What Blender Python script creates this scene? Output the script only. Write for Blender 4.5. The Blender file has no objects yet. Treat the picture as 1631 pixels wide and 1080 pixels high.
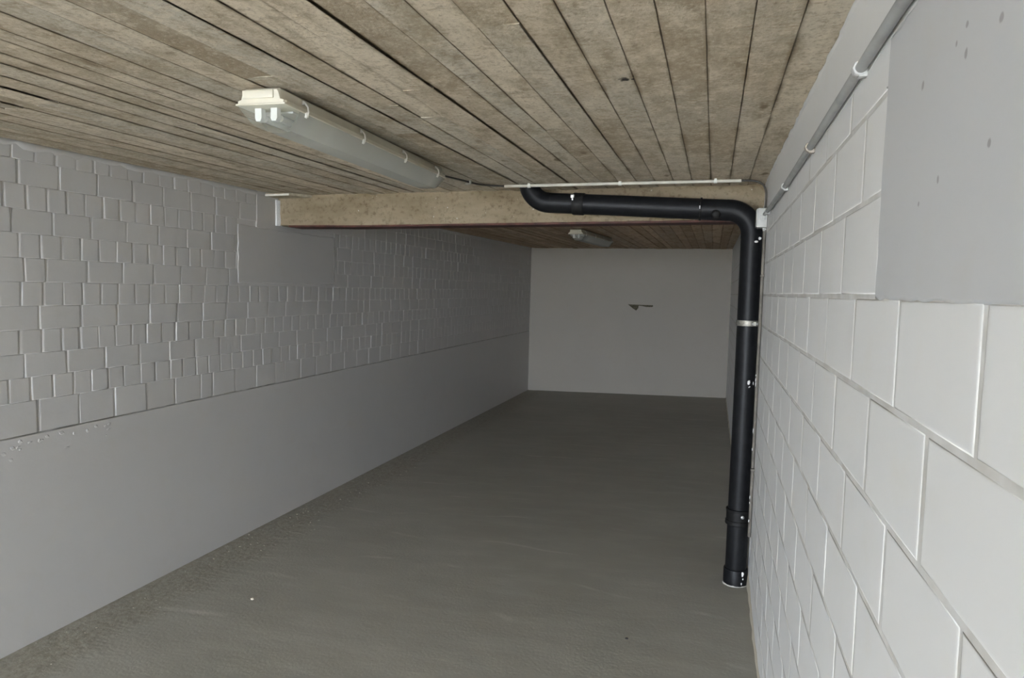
import bpy, bmesh, math, random
from mathutils import Vector, Matrix

# ------------------------------------------------------------------ camera, sky, exposure
SC = bpy.context.scene
C = SC.collection
random.seed(11)

cam_d = bpy.data.cameras.new('camera')
cam = bpy.data.objects.new('camera', cam_d)
C.objects.link(cam)
cam_d.sensor_fit = 'HORIZONTAL'
cam_d.sensor_width = 36.0
cam_d.lens = 1100.0 / 1631.0 * 36.0
cam_d.clip_start = 0.02
cam_d.clip_end = 200.0
RIGHT = Vector((0.95974415, 0.27982760, 0.02424205))
UP = Vector((-0.04334830, 0.06229243, 0.99711613))
FWD = Vector((-0.27751052, 0.95802723, -0.07191484))
m4 = Matrix((RIGHT, UP, -FWD)).transposed().to_4x4()
m4.translation = Vector((0.0, 0.0, 1.9))
cam.matrix_world = m4
SC.camera = cam

SC.view_settings.view_transform = 'Standard'
SC.view_settings.look = 'None'
SC.view_settings.exposure = 0.14
SC.view_settings.gamma = 1.0
SC.view_settings.use_curve_mapping = False

world = bpy.data.worlds.new('overcast_sky')
SC.world = world
world.use_nodes = True
wn = world.node_tree.nodes
wl = world.node_tree.links
bg = wn['Background']
bg.inputs['Color'].default_value = (0.86, 0.95, 1.07, 1.0)
bg.inputs['Strength'].default_value = 64.0

DOOR_Y = -6.5          # the open garage door, behind the camera
OPEN_X0, OPEN_X1, OPEN_Z = -3.40, -1.05, 2.50      # door opening, narrowed to limit light on the near right wall
BACK_Y = 13.15
XL, XR = -3.477, 0.2954

def ceil_z(x, y): return 2.5693 + 0.0112 * y + 0.0015 * x
def floor_z(x): return 0.0243 * x
def left_x(y): return -3.4914 + 0.00253 * y

# sun on the forecourt outside; it stands high to the side and does not reach into the garage
sd = bpy.data.lights.new('sun', 'SUN')
sd.energy = 130.0
sd.angle = math.radians(4.0)
sd.color = (1.0, 0.98, 0.95)
so = bpy.data.objects.new('sun', sd)
C.objects.link(so)
so.location = (6.0, 12.0, 14.0)
so.rotation_euler = Vector((-0.30, -0.55, -1.0)).to_track_quat('-Z', 'Y').to_euler()

# daylight portal in the door opening (guides sampling of the sky, emits nothing itself)
pd = bpy.data.lights.new('door_portal', 'AREA')
pd.shape = 'RECTANGLE'
pd.size, pd.size_y = OPEN_X1 - OPEN_X0, OPEN_Z + 0.1
pd.cycles.is_portal = True
po = bpy.data.objects.new('door_portal', pd)
C.objects.link(po)
po.location = ((OPEN_X0 + OPEN_X1) / 2, DOOR_Y - 0.02, OPEN_Z / 2 - 0.05)
po.rotation_euler = (math.radians(90), 0, 0)      # -Z of the light looks to +Y, into the garage
# ------------------------------------------------------------------ materials
def new_mat(name):
    m = bpy.data.materials.new(name)
    m.use_nodes = True
    nt = m.node_tree
    return m, nt, nt.nodes, nt.links, nt.nodes['Principled BSDF']

def N(nt, typ, **kw):
    n = nt.nodes.new(typ)
    for k, v in kw.items():
        if k in n.inputs: n.inputs[k].default_value = v
        else: setattr(n, k, v)
    return n

def noise(nt, vec, scale, detail=4.0, rough=0.55, stretch=None):
    if stretch is not None:
        mp = N(nt, 'ShaderNodeMapping')
        mp.inputs['Scale'].default_value = stretch
        nt.links.new(vec, mp.inputs['Vector'])
        vec = mp.outputs['Vector']
    n = N(nt, 'ShaderNodeTexNoise')
    n.inputs['Scale'].default_value = scale
    n.inputs['Detail'].default_value = detail
    n.inputs['Roughness'].default_value = rough
    nt.links.new(vec, n.inputs['Vector'])
    return n.outputs['Fac']

def ramp(nt, fac, stops):
    r = N(nt, 'ShaderNodeValToRGB')
    el = r.color_ramp.elements
    while len(el) < len(stops): el.new(0.5)
    for e, (p, c) in zip(el, stops):
        e.position = p
        e.color = (c[0], c[1], c[2], 1.0) if hasattr(c, '__len__') else (c, c, c, 1.0)
    nt.links.new(fac, r.inputs['Fac'])
    return r.outputs['Color']

def mix(nt, fac, a, b, blend='MIX'):
    n = N(nt, 'ShaderNodeMix', data_type='RGBA', blend_type=blend)
    for sock, v in ((n.inputs[0], fac), (n.inputs[6], a), (n.inputs[7], b)):
        if hasattr(v, 'is_output'): nt.links.new(v, sock)
        elif hasattr(v, '__len__'): sock.default_value = (v[0], v[1], v[2], 1.0)
        else: sock.default_value = v
    return n.outputs[2]

def mth(nt, op, a, b=None, clamp=False):
    n = N(nt, 'ShaderNodeMath', operation=op, use_clamp=clamp)
    for i, v in enumerate((a, b)):
        if v is None: continue
        if hasattr(v, 'is_output'): nt.links.new(v, n.inputs[i])
        else: n.inputs[i].default_value = v
    return n.outputs[0]

def bump(nt, bsdf, height, strength, dist=0.01):
    b = N(nt, 'ShaderNodeBump')
    b.inputs['Strength'].default_value = strength
    b.inputs['Distance'].default_value = dist
    nt.links.new(height, b.inputs['Height'])
    nt.links.new(b.outputs['Normal'], bsdf.inputs['Normal'])

def geo_pos(nt):
    return N(nt, 'ShaderNodeNewGeometry').outputs['Position']

def spot_mask(nt, pos, spots, axes='yz', wob=0.35):
    """union of small blotches at given places on a wall: list of (a, b, radius_a, radius_b)"""
    sep = N(nt, 'ShaderNodeSeparateXYZ')
    nt.links.new(pos, sep.inputs[0])
    ax = {'x': 0, 'y': 1, 'z': 2}
    nz = noise(nt, pos, 60.0, 3.0)
    out = None
    for a, b, ra, rb in spots:
        da = mth(nt, 'DIVIDE', mth(nt, 'SUBTRACT', sep.outputs[ax[axes[0]]], a), ra)
        db = mth(nt, 'DIVIDE', mth(nt, 'SUBTRACT', sep.outputs[ax[axes[1]]], b), rb)
        d = mth(nt, 'SQRT', mth(nt, 'ADD', mth(nt, 'MULTIPLY', da, da), mth(nt, 'MULTIPLY', db, db)))
        d = mth(nt, 'ADD', d, mth(nt, 'MULTIPLY', mth(nt, 'SUBTRACT', nz, 0.5), wob * 4))
        m = mth(nt, 'MULTIPLY', mth(nt, 'SUBTRACT', 1.25, d), 2.0, clamp=True)
        out = m if out is None else mth(nt, 'MAXIMUM', out, m)
    return out

def simple(name, col, rough=0.5, metal=0.0, spec=0.5, var=0.0, scale=40.0, bmp=0.0):
    m, nt, ns, ls, b = new_mat(name)
    b.inputs['Roughness'].default_value = rough
    b.inputs['Metallic'].default_value = metal
    b.inputs['Specular IOR Level'].default_value = spec
    pos = N(nt, 'ShaderNodeTexCoord').outputs['Object']
    nz = noise(nt, pos, scale)
    lo = tuple(max(0.0, c * (1 - var)) for c in col)
    hi = tuple(min(1.0, c * (1 + var)) for c in col)
    ls.new(ramp(nt, nz, [(0.3, lo), (0.7, hi)]), b.inputs['Base Color'])
    if bmp: bump(nt, b, nz, bmp, 0.004)
    return m

def wall_paint(name, col, spots=None, dirt=None, rough=0.55, bmp=0.25, yellow=0.25):
    m, nt, ns, ls, b = new_mat(name)
    pos = geo_pos(nt)
    big = noise(nt, pos, 0.9, 3.0)
    fine = noise(nt, pos, 45.0, 4.0)
    mid = noise(nt, pos, 9.0, 3.0)
    c = mix(nt, ramp(nt, big, [(0.35, 0.0), (0.7, 1.0)]), tuple(v * 0.96 for v in col), col)
    c = mix(nt, mth(nt, 'MULTIPLY', ramp(nt, mid, [(0.55, 0.0), (0.75, 1.0)]), yellow), c,
            (col[0] * 0.93, col[1] * 0.90, col[2] * 0.83))
    if dirt is not None:
        at = N(nt, 'ShaderNodeAttribute', attribute_name='dirt')
        c = mix(nt, mth(nt, 'MULTIPLY', at.outputs['Fac'], ramp(nt, mid, [(0.3, 0.25), (0.6, 1.0)])), c, dirt)
    if spots:
        c = mix(nt, mth(nt, 'MULTIPLY', spot_mask(nt, pos, spots), 0.5), c, (0.12, 0.085, 0.08))
    ls.new(c, b.inputs['Base Color'])
    b.inputs['Roughness'].default_value = rough
    b.inputs['Specular IOR Level'].default_value = 0.35
    bump(nt, b, mth(nt, 'ADD', fine, mth(nt, 'MULTIPLY', mid, 0.8)), bmp, 0.006)
    return m

M_LEFT = wall_paint('white_paint_on_brick', (0.62, 0.61, 0.60), dirt=(0.30, 0.29, 0.25), rough=0.45, bmp=0.08)
M_RIGHT = wall_paint('white_paint_on_block', (0.75, 0.745, 0.73), dirt=(0.36, 0.335, 0.285), rough=0.5, bmp=0.05)
SPOTS = [(1.217, 2.227, .006, .006), (1.025, 2.212, .005, .006), (1.028, 2.25, .005, .004), (1.066, 2.239, .004, .004),
         (0.912, 2.215, .006, .005), (1.108, 2.067, .004, .005), (1.198, 2.045, .004, .004), (0.922, 2.08, .005, .005),
         (0.836, 1.879, .006, .003), (0.817, 1.883, .004, .006)]
M_PLASTER = wall_paint('grey_white_plaster', (0.50, 0.50, 0.50), spots=SPOTS, rough=0.6, bmp=0.04)
M_BACK = wall_paint('white_paint_back_dimmed', (0.335, 0.306, 0.262), rough=0.6, bmp=0.1)  # white paint lowered in tone to carry the light falloff at the rear
M_FILLET = wall_paint('yellowed_plaster', (0.58, 0.53, 0.43), rough=0.7, bmp=0.4)

def floor_mat():
    m, nt, ns, ls, b = new_mat('painted_concrete_floor')
    pos = geo_pos(nt)
    big = noise(nt, pos, 0.8, 4.0)
    mid = noise(nt, pos, 3.5, 5.0, 0.6, (0.6, 2.0, 1.0))
    fine = noise(nt, pos, 60.0, 4.0)
    c = mix(nt, ramp(nt, big, [(0.3, 0.0), (0.7, 1.0)]), (0.315, 0.303, 0.256), (0.362, 0.350, 0.302))
    c = mix(nt, mth(nt, 'MULTIPLY', ramp(nt, mid, [(0.45, 0.0), (0.75, 1.0)]), 0.35), c, (0.459, 0.446, 0.392))
    # thin pale trowel scratches
    wv = N(nt, 'ShaderNodeTexWave')
    wv.inputs['Scale'].default_value = 0.55
    wv.inputs['Distortion'].default_value = 9.0
    wv.inputs['Detail'].default_value = 3.0
    wv.inputs['Detail Scale'].default_value = 0.7
    wv.bands_direction = 'Y'
    ls.new(pos, wv.inputs['Vector'])
    sc = mth(nt, 'MULTIPLY', ramp(nt, wv.outputs['Fac'], [(0.985, 0.0), (1.0, 1.0)]),
             ramp(nt, noise(nt, pos, 2.3, 2.0), [(0.52, 0.0), (0.68, 1.0)]))
    c = mix(nt, mth(nt, 'MULTIPLY', sc, 0.45), c, (0.56, 0.54, 0.49))
    # rough dirty strip along the left wall
    sep = N(nt, 'ShaderNodeSeparateXYZ')
    ls.new(pos, sep.inputs[0])
    strip = mth(nt, 'MULTIPLY', mth(nt, 'SUBTRACT', mth(nt, 'ADD', -3.02, mth(nt, 'MULTIPLY', mth(nt, 'SUBTRACT', mid, 0.5), 0.5)), sep.outputs[0]), 6.0, clamp=True)
    grit = noise(nt, pos, 28.0, 5.0, 0.7)
    c = mix(nt, mth(nt, 'MULTIPLY', strip, 0.9), c, ramp(nt, grit, [(0.35, (0.22, 0.21, 0.16)), (0.5, (0.31, 0.29, 0.235)), (0.72, (0.40, 0.38, 0.33))]))
    ls.new(c, b.inputs['Base Color'])
    b.inputs['Roughness'].default_value = 0.55
    b.inputs['Specular IOR Level'].default_value = 0.3
    h = mth(nt, 'ADD', mth(nt, 'MULTIPLY', fine, 0.3), mth(nt, 'MULTIPLY', mid, 0.6))
    h = mth(nt, 'ADD', h, mth(nt, 'MULTIPLY', mth(nt, 'MULTIPLY', grit, strip), 0.9))
    bump(nt, b, h, 0.35, 0.012)
    return m
M_FLOOR = floor_mat()

def board_concrete():
    """concrete cast on rough boards; UV.x runs across each board, UV.y along it, 'tone' is the board's own colour"""
    m, nt, ns, ls, b = new_mat('board_marked_concrete')
    pos = geo_pos(nt)
    at = N(nt, 'ShaderNodeAttribute', attribute_name='tone')
    tone = at.outputs['Fac']
    uv = N(nt, 'ShaderNodeUVMap', uv_map='board').outputs['UV']
    su = N(nt, 'ShaderNodeSeparateXYZ')
    ls.new(uv, su.inputs[0])
    n_long = noise(nt, pos, 5.0, 5.0, 0.6, (2.2, 0.5, 1.0))
    n_mid = noise(nt, pos, 13.0, 7.0, 0.72, (1.0, 0.75, 1.0))
    n_fine = noise(nt, pos, 75.0, 5.0, 0.7, (1.0, 0.8, 1.0))
    n_cross = noise(nt, pos, 26.0, 4.0, 0.65, (0.6, 1.8, 1.0))
    n_big = noise(nt, pos, 1.6, 3.0, 0.5)
    c = ramp(nt, tone, [(0.0, (0.310, 0.262, 0.195)), (0.35, (0.440, 0.385, 0.302)), (0.65, (0.540, 0.480, 0.388)), (1.0, (0.640, 0.580, 0.480))])
    grey = ramp(nt, mth(nt, 'FRACT', mth(nt, 'MULTIPLY', tone, 7.3)), [(0.55, 0.0), (0.9, 1.0)])
    c = mix(nt, mth(nt, 'MULTIPLY', grey, 0.6), c, (0.450, 0.452, 0.410))
    c = mix(nt, ramp(nt, n_big, [(0.45, 0.0), (0.62, 0.45)]), c, (0.470, 0.455, 0.400))
    c = mix(nt, ramp(nt, n_long, [(0.47, 0.0), (0.66, 0.80)]), c, (0.330, 0.285, 0.210))
    c = mix(nt, ramp(nt, n_mid, [(0.50, 0.0), (0.64, 0.60)]), c, (0.660, 0.605, 0.510))
    c = mix(nt, ramp(nt, n_mid, [(0.33, 0.80), (0.46, 0.0)]), c, (0.290, 0.245, 0.178))
    c = mix(nt, ramp(nt, n_cross, [(0.56, 0.0), (0.70, 0.65)]), c, (0.310, 0.250, 0.175))
    c = mix(nt, ramp(nt, n_fine, [(0.53, 0.0), (0.66, 0.55)]), c, (0.230, 0.190, 0.140))
    c = mix(nt, ramp(nt, n_fine, [(0.34, 0.40), (0.45, 0.0)]), c, (0.700, 0.650, 0.560))
    # dirt that settled along the board joints
    e = mth(nt, 'SUBTRACT', 0.5, mth(nt, 'ABSOLUTE', mth(nt, 'SUBTRACT', su.outputs[0], 0.5)))
    ew = mth(nt, 'MULTIPLY', ramp(nt, noise(nt, pos, 3.0, 4.0, 0.6, (1.5, 0.5, 1.0)), [(0.42, 0.004), (0.70, 0.22)]), 1.0)
    em = mth(nt, 'SUBTRACT', 1.0, mth(nt, 'DIVIDE', e, ew), clamp=True)
    c = mix(nt, mth(nt, 'MULTIPLY', mth(nt, 'MULTIPLY', em, ramp(nt, noise(nt, pos, 6.0, 4.0, 0.6, (1.0, 0.7, 1.0)), [(0.38, 0.15), (0.58, 1.0)])), 0.80), c, (0.165, 0.128, 0.080))
    # knots
    vo = N(nt, 'ShaderNodeTexVoronoi')
    vo.inputs['Scale'].default_value = 2.1
    mp = N(nt, 'ShaderNodeMapping')
    mp.inputs['Scale'].default_value = (2.4, 1.0, 0.0)
    ls.new(pos, mp.inputs['Vector'])
    ls.new(mp.outputs['Vector'], vo.inputs['Vector'])
    kn = mth(nt, 'ADD', vo.outputs['Distance'], mth(nt, 'MULTIPLY', mth(nt, 'SUBTRACT', n_mid, 0.5), 0.25))
    c = mix(nt, ramp(nt, kn, [(0.05, 0.8), (0.11, 0.0)]), c, (0.17, 0.135, 0.09))
    c = mix(nt, 1.0, c, (1.06, 1.01, 0.945), 'MULTIPLY')
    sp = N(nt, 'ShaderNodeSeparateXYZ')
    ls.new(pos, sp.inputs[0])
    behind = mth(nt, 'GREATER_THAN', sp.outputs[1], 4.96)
    c = mix(nt, mth(nt, 'MULTIPLY', behind, 0.85), c, mix(nt, 1.0, c, (0.86, 0.72, 0.62), 'MULTIPLY'))     # browner and darker: light falloff beyond the beam put into the colour
    # the dark chipped hole
    c = mix(nt, mth(nt, 'MULTIPLY', spot_mask(nt, pos, [(-0.315, 2.33, .016, .018), (-0.285, 2.335, .006, .008)], 'xy', 0.5), 0.95), c, (0.015, 0.012, 0.010))
    ls.new(c, b.inputs['Base Color'])
    b.inputs['Roughness'].default_value = 0.8
    b.inputs['Specular IOR Level'].default_value = 0.2
    h = mth(nt, 'ADD', mth(nt, 'MULTIPLY', n_fine, 1.0), mth(nt, 'MULTIPLY', n_mid, 0.6))
    bump(nt, b, h, 0.35, 0.008)
    return m
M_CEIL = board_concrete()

def beam_concrete():
    m, nt, ns, ls, b = new_mat('stained_beam_concrete')
    pos = geo_pos(nt)
    n1 = noise(nt, pos, 3.0, 5.0, 0.6, (0.7, 1.0, 2.0))
    n2 = noise(nt, pos, 30.0, 5.0, 0.65)
    c = ramp(nt, n1, [(0.3, (0.165, 0.129, 0.077)), (0.52, (0.231, 0.184, 0.121)), (0.72, (0.275, 0.229, 0.157))])
    c = mix(nt, ramp(nt, n2, [(0.52, 0.0), (0.68, 0.65)]), c, (0.109, 0.077, 0.042))
    c = mix(nt, ramp(nt, noise(nt, pos, 38.0, 1.0), [(0.765, 0.0), (0.785, 0.8)]), c, (0.461, 0.435, 0.384))
    ls.new(c, b.inputs['Base Color'])
    b.inputs['Roughness'].default_value = 0.85
    b.inputs['Specular IOR Level'].default_value = 0.2
    bump(nt, b, n2, 0.5, 0.008)
    return m
M_BEAM = beam_concrete()

M_STEEL_RED = simple('red_oxide_steel', (0.065, 0.021, 0.013), 0.6, 0.0, 0.3, 0.5, 14.0)
M_PIPE = simple('black_pipe', (0.008, 0.0082, 0.009), 0.46, 0.0, 0.17, 0.3, 25.0, 0.05)
M_PIPE_DULL = simple('black_coupling', (0.010, 0.0095, 0.009), 0.55, 0.0, 0.18, 0.3, 40.0)
M_CLAMP = simple('dull_steel_clamp', (0.26, 0.245, 0.21), 0.5, 0.6, 0.5, 0.35, 60.0)
M_ZINC = simple('zinc_screw', (0.55, 0.54, 0.52), 0.4, 0.6, 0.5, 0.2, 80.0)
M_SPLASH = simple('white_paint_splash', (0.68, 0.67, 0.65), 0.5, 0.0, 0.5, 0.1, 80.0)
M_CONDUIT_W = simple('ivory_plastic', (0.56, 0.53, 0.46), 0.45, 0.0, 0.4, 0.08, 20.0)
M_CLIP_W = simple('white_plastic', (0.70, 0.69, 0.64), 0.4, 0.0, 0.4, 0.06, 30.0)
M_CONDUIT_G = simple('grey_plastic_conduit', (0.33, 0.33, 0.32), 0.5, 0.0, 0.4, 0.15, 12.0)
M_CLIP_G = simple('painted_clip', (0.47, 0.47, 0.455), 0.5, 0.0, 0.4, 0.1, 30.0)
M_CLIP_B = simple('brown_clip', (0.36, 0.31, 0.26), 0.5, 0.0, 0.4, 0.15, 30.0)
M_CONDUIT_B = simple('brown_grey_conduit', (0.14, 0.125, 0.105), 0.6, 0.0, 0.3, 0.4, 9.0)
M_BOX = simple('light_grey_plastic_box', (0.43, 0.43, 0.405), 0.45, 0.0, 0.4, 0.05, 30.0)
M_CABLE = simple('dark_cable', (0.045, 0.04, 0.034), 0.5, 0.0, 0.4, 0.2, 30.0)
M_HOUSING = simple('ivory_lamp_housing', (0.60, 0.565, 0.46), 0.4, 0.0, 0.4, 0.06, 10.0)
M_TRAY = simple('white_reflector', (0.75, 0.75, 0.72), 0.35, 0.0, 0.4, 0.04, 10.0)
M_TUBE = simple('white_fluorescent_tube', (0.88, 0.88, 0.86), 0.25, 0.0, 0.5, 0.02, 10.0)
M_LATCH = simple('clear_plastic_clip', (0.80, 0.78, 0.72), 0.25, 0.0, 0.6, 0.05, 30.0)
M_BOARD = simple('weathered_board', (0.34, 0.295, 0.215), 0.8, 0.0, 0.2, 0.3, 22.0, 0.3)
M_BOARD_EDGE = simple('pale_board_edge', (0.66, 0.63, 0.56), 0.7, 0.0, 0.2, 0.15, 22.0)
M_GRIT = simple('grit', (0.33, 0.31, 0.26), 0.85, 0.0, 0.2, 0.5, 9.0)
M_PEBBLE_L = simple('pale_pebble', (0.60, 0.55, 0.46), 0.8, 0.0, 0.2, 0.2, 60.0)
M_PEBBLE_D = simple('dark_pebble', (0.05, 0.048, 0.045), 0.8, 0.0, 0.2, 0.2, 60.0)
M_HOLE = simple('broken_masonry', (0.10, 0.09, 0.06), 0.9, 0.0, 0.1, 0.4, 50.0, 0.4)
M_GROUND = simple('forecourt_concrete', (0.42, 0.41, 0.39), 0.8, 0.0, 0.2, 0.12, 1.5)

def diffuser_mat():
    m, nt, ns, ls, b = new_mat('prismatic_diffuser')
    out = ns['Material Output']
    b.inputs['Base Color'].default_value = (0.82, 0.82, 0.77, 1)
    b.inputs['Roughness'].default_value = 0.22
    tr = N(nt, 'ShaderNodeBsdfTransparent')
    tr.inputs['Color'].default_value = (0.93, 0.95, 0.94, 1)
    tl = N(nt, 'ShaderNodeBsdfTranslucent')
    tl.inputs['Color'].default_value = (0.74, 0.75, 0.71, 1)
    m1 = N(nt, 'ShaderNodeMixShader'); m1.inputs[0].default_value = 0.35
    ls.new(b.outputs[0], m1.inputs[1]); ls.new(tl.outputs[0], m1.inputs[2])
    # the flat end cap is clear, the long body is ribbed and milky
    at = N(nt, 'ShaderNodeAttribute', attribute_name='clear')
    m2 = N(nt, 'ShaderNodeMixShader')
    ls.new(mth(nt, 'ADD', mth(nt, 'MULTIPLY', at.outputs['Fac'], 0.58), 0.27), m2.inputs[0])
    ls.new(m1.outputs[0], m2.inputs[1]); ls.new(tr.outputs[0], m2.inputs[2])
    ls.new(m2.outputs[0], out.inputs['Surface'])
    return m
M_DIFF = diffuser_mat()

# ------------------------------------------------------------------ mesh helpers
class MB:
    """collects shapes; build() links them as one mesh object"""
    def __init__(self): self.bm = bmesh.new()
    def box(self, x0, x1, y0, y1, z0, z1, bev=0.0, seg=2):
        r = bmesh.ops.create_cube(self.bm, size=1.0)
        vs = r['verts']
        for v in vs:
            v.co = Vector(((x0 + x1) / 2 + v.co.x * (x1 - x0), (y0 + y1) / 2 + v.co.y * (y1 - y0), (z0 + z1) / 2 + v.co.z * (z1 - z0)))
        if bev > 0:
            es = list({e for v in vs for e in v.link_edges})
            bmesh.ops.bevel(self.bm, geom=es, offset=bev, segments=seg, affect='EDGES', profile=0.5)
        return self
    def tube(self, pts, r, seg=20, caps=True):
        pts = [Vector(p) for p in pts]
        rs = r if hasattr(r, '__len__') else [r] * len(pts)
        t0 = (pts[1] - pts[0]).normalized()
        ref = Vector((0, 0, 1)) if abs(t0.z) < 0.9 else Vector((1, 0, 0))
        nrm = t0.cross(ref).normalized()
        rings = []
        for i, p in enumerate(pts):
            a = pts[max(i - 1, 0)]; c = pts[min(i + 1, len(pts) - 1)]
            if (c - a).length < 1e-9: t = t0
            else: t = (c - a).normalized()
            nrm = (nrm - t * nrm.dot(t)).normalized()
            bn = t.cross(nrm)
            rings.append([self.bm.verts.new(p + (nrm * math.cos(k * 2 * math.pi / seg) + bn * math.sin(k * 2 * math.pi / seg)) * rs[i]) for k in range(seg)])
        for a, b in zip(rings, rings[1:]):
            for k in range(seg):
                self.bm.faces.new((a[k], a[(k + 1) % seg], b[(k + 1) % seg], b[k]))
        if caps:
            self.bm.faces.new(list(reversed(rings[0])))
            self.bm.faces.new(rings[-1])
        return self
    def stepped(self, base, axis, prof, seg=32):
        """solid of revolution: prof = [(distance along axis, radius)]"""
        axis = Vector(axis).normalized()
        base = Vector(base)
        ref = Vector((0, 0, 1)) if abs(axis.z) < 0.9 else Vector((1, 0, 0))
        u = axis.cross(ref).normalized(); w = axis.cross(u)
        rings = [[self.bm.verts.new(base + axis * d + (u * math.cos(k * 2 * math.pi / seg) + w * math.sin(k * 2 * math.pi / seg)) * r) for k in range(seg)] for d, r in prof]
        for a, b in zip(rings, rings[1:]):
            for k in range(seg):
                self.bm.faces.new((a[k], a[(k + 1) % seg], b[(k + 1) % seg], b[k]))
        self.bm.faces.new(list(reversed(rings[0]))); self.bm.faces.new(rings[-1])
        return self
    def loft(self, loops, caps=True):
        rings = [[self.bm.verts.new(Vector(p)) for p in lp] for lp in loops]
        n = len(rings[0])
        for a, b in zip(rings, rings[1:]):
            for k in range(n):
                self.bm.faces.new((a[k], a[(k + 1) % n], b[(k + 1) % n], b[k]))
        if caps:
            self.bm.faces.new(list(reversed(rings[0]))); self.bm.faces.new(rings[-1])
        return self
    def lump(self, c, rx, ry, rz, rng, sub=2, jit=0.25):
        r = bmesh.ops.create_icosphere(self.bm, subdivisions=sub, radius=1.0)
        for v in r['verts']:
            k = 1 + rng.uniform(-jit, jit)
            v.co = Vector((c[0] + v.co.x * rx * k, c[1] + v.co.y * ry * k, c[2] + v.co.z * rz * k))
        return self
    def quad(self, a, b, c, d):
        return self.bm.faces.new([self.bm.verts.new(Vector(p)) for p in (a, b, c, d)])
    def build(self, name, mat, parent=None, smooth=None, shift=None, mats=None):
        bmesh.ops.recalc_face_normals(self.bm, faces=self.bm.faces[:]) if smooth != 'keep' else None
        me = bpy.data.meshes.new(name)
        if shift is not None:
            for v in self.bm.verts: v.co -= Vector(shift)
        if smooth is True or isinstance(smooth, float):
            ang = smooth if isinstance(smooth, float) else 0.7
            for f in self.bm.faces: f.smooth = True
            for e in self.bm.edges:
                if len(e.link_faces) == 2 and e.calc_face_angle(0.0) > ang: e.smooth = False
        self.bm.to_mesh(me)
        self.bm.free()
        o = bpy.data.objects.new(name, me)
        C.objects.link(o)
        for mm in ([mat] + (mats or [])): me.materials.append(mm)
        if parent is not None: o.parent = parent
        return o

def thing(name, label, cat, loc, group=None):
    o = bpy.data.objects.new(name, None)
    o.empty_display_size = 0.1
    C.objects.link(o)
    o.location = loc
    o['label'] = label; o['category'] = cat
    if group: o['group'] = group
    return o

def struct(o, label=None, cat=None):
    o['kind'] = 'structure'
    if label: o['label'] = label
    if cat: o['category'] = cat
    return o

# ------------------------------------------------------------------ floor, ground
mb = MB()
ys = [DOOR_Y, 13.3]
nx = 1
mb.loft([[(-3.6, DOOR_Y, floor_z(-3.6)), (0.42, DOOR_Y, floor_z(0.42)), (0.42, DOOR_Y, -0.3), (-3.6, DOOR_Y, -0.3)],
         [(-3.6, 13.3, floor_z(-3.6)), (0.42, 13.3, floor_z(0.42)), (0.42, 13.3, -0.3), (-3.6, 13.3, -0.3)]])
struct(mb.build('floor', M_FLOOR), 'grey painted concrete garage floor', 'floor')
mb = MB()
mb.box(-30, 30, -40, DOOR_Y, -0.4, -0.09)
struct(mb.build('ground', M_GROUND), 'pale concrete forecourt outside the open garage door', 'ground')

# ------------------------------------------------------------------ masonry walls
def masonry(mb, P, units, rng, bs, bz, drop, dmin, dmax, odd, tilt, jit):
    """units = [(s0, s1, z0, z1)] -> bevelled faces; P(s, d, z) maps wall coordinates to the room.
    bs / bz: range of bevel widths at the upright and the level edges, drop: depth of the bevel"""
    for s0, s1, z0, z1 in units:
        d = rng.uniform(dmin, dmax)
        if rng.random() < odd: d += rng.uniform(0.001, 0.003)
        tx = rng.gauss(0, tilt); tz = rng.gauss(0, tilt * 0.6)
        j = lambda: rng.uniform(-jit, jit)
        n = 4
        cs = [(s0 + j(), z0), (s1 + j(), z0), (s1 + j(), z1), (s0 + j(), z1)]
        sc, zc = (s0 + s1) / 2, (z0 + z1) / 2
        b0, b1 = rng.uniform(*bs), rng.uniform(*bs)
        bb, bt = rng.uniform(*bz), rng.uniform(*bz)
        ins = [(b0 + j() * .6, bb), (-b1 + j() * .6, bb), (-b1 + j() * .6, -bt), (b0 + j() * .6, -bt)]
        dd = [d + (s - sc) * tx + (z - zc) * tz for s, z in cs]
        outer = [mb.bm.verts.new(P(s, -0.012, z)) for s, z in cs]
        mid = [mb.bm.verts.new(P(s, e - drop, z)) for (s, z), e in zip(cs, dd)]
        rim = [mb.bm.verts.new(P(s + i * .6, e - drop * .22, z + k * .6)) for (s, z), e, (i, k) in zip(cs, dd, ins)]
        top = [mb.bm.verts.new(P(s + i * 1.25, e, z + k * 1.25)) for (s, z), e, (i, k) in zip(cs, dd, ins)]
        for a, b in ((outer, mid), (mid, rim), (rim, top)):
            for k in range(n):
                f = mb.bm.faces.new((a[k], a[(k + 1) % n], b[(k + 1) % n], b[k])); f.smooth = True
        f = mb.bm.faces.new(top); f.smooth = False

def strip_bead(mb, P, s0, s1, ztop, rng, w0, w1, d):
    """wavy bead of paint and mortar along the ceiling edge"""
    s = s0; prev = None
    while s < s1:
        w = rng.uniform(w0, w1)
        dd = rng.uniform(0.4, 1.0) * d
        zt = ztop(s)
        cur = [mb.bm.verts.new(P(s, -0.01, zt - w - 0.015)), mb.bm.verts.new(P(s, dd, zt - w)), mb.bm.verts.new(P(s, dd, zt + 0.01)), mb.bm.verts.new(P(s, -0.01, zt + 0.012))]
        if prev:
            for k in range(3):
                f = mb.bm.faces.new((prev[k], cur[k], cur[k + 1], prev[k + 1])); f.smooth = True
        prev = cur
        s += rng.uniform(0.03, 0.09)

# ---- left wall: courses of headers and stretchers over a smooth plinth
rng = random.Random(5)
PL = lambda s, d, z: Vector((left_x(s) + d, s, z))
line_z = lambda y: 1.0595 + 0.0025 * y
mb = MB()
S0, S1 = DOOR_Y, BACK_Y + 0.05
ct = lambda y: ceil_z(XL, y)
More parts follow.
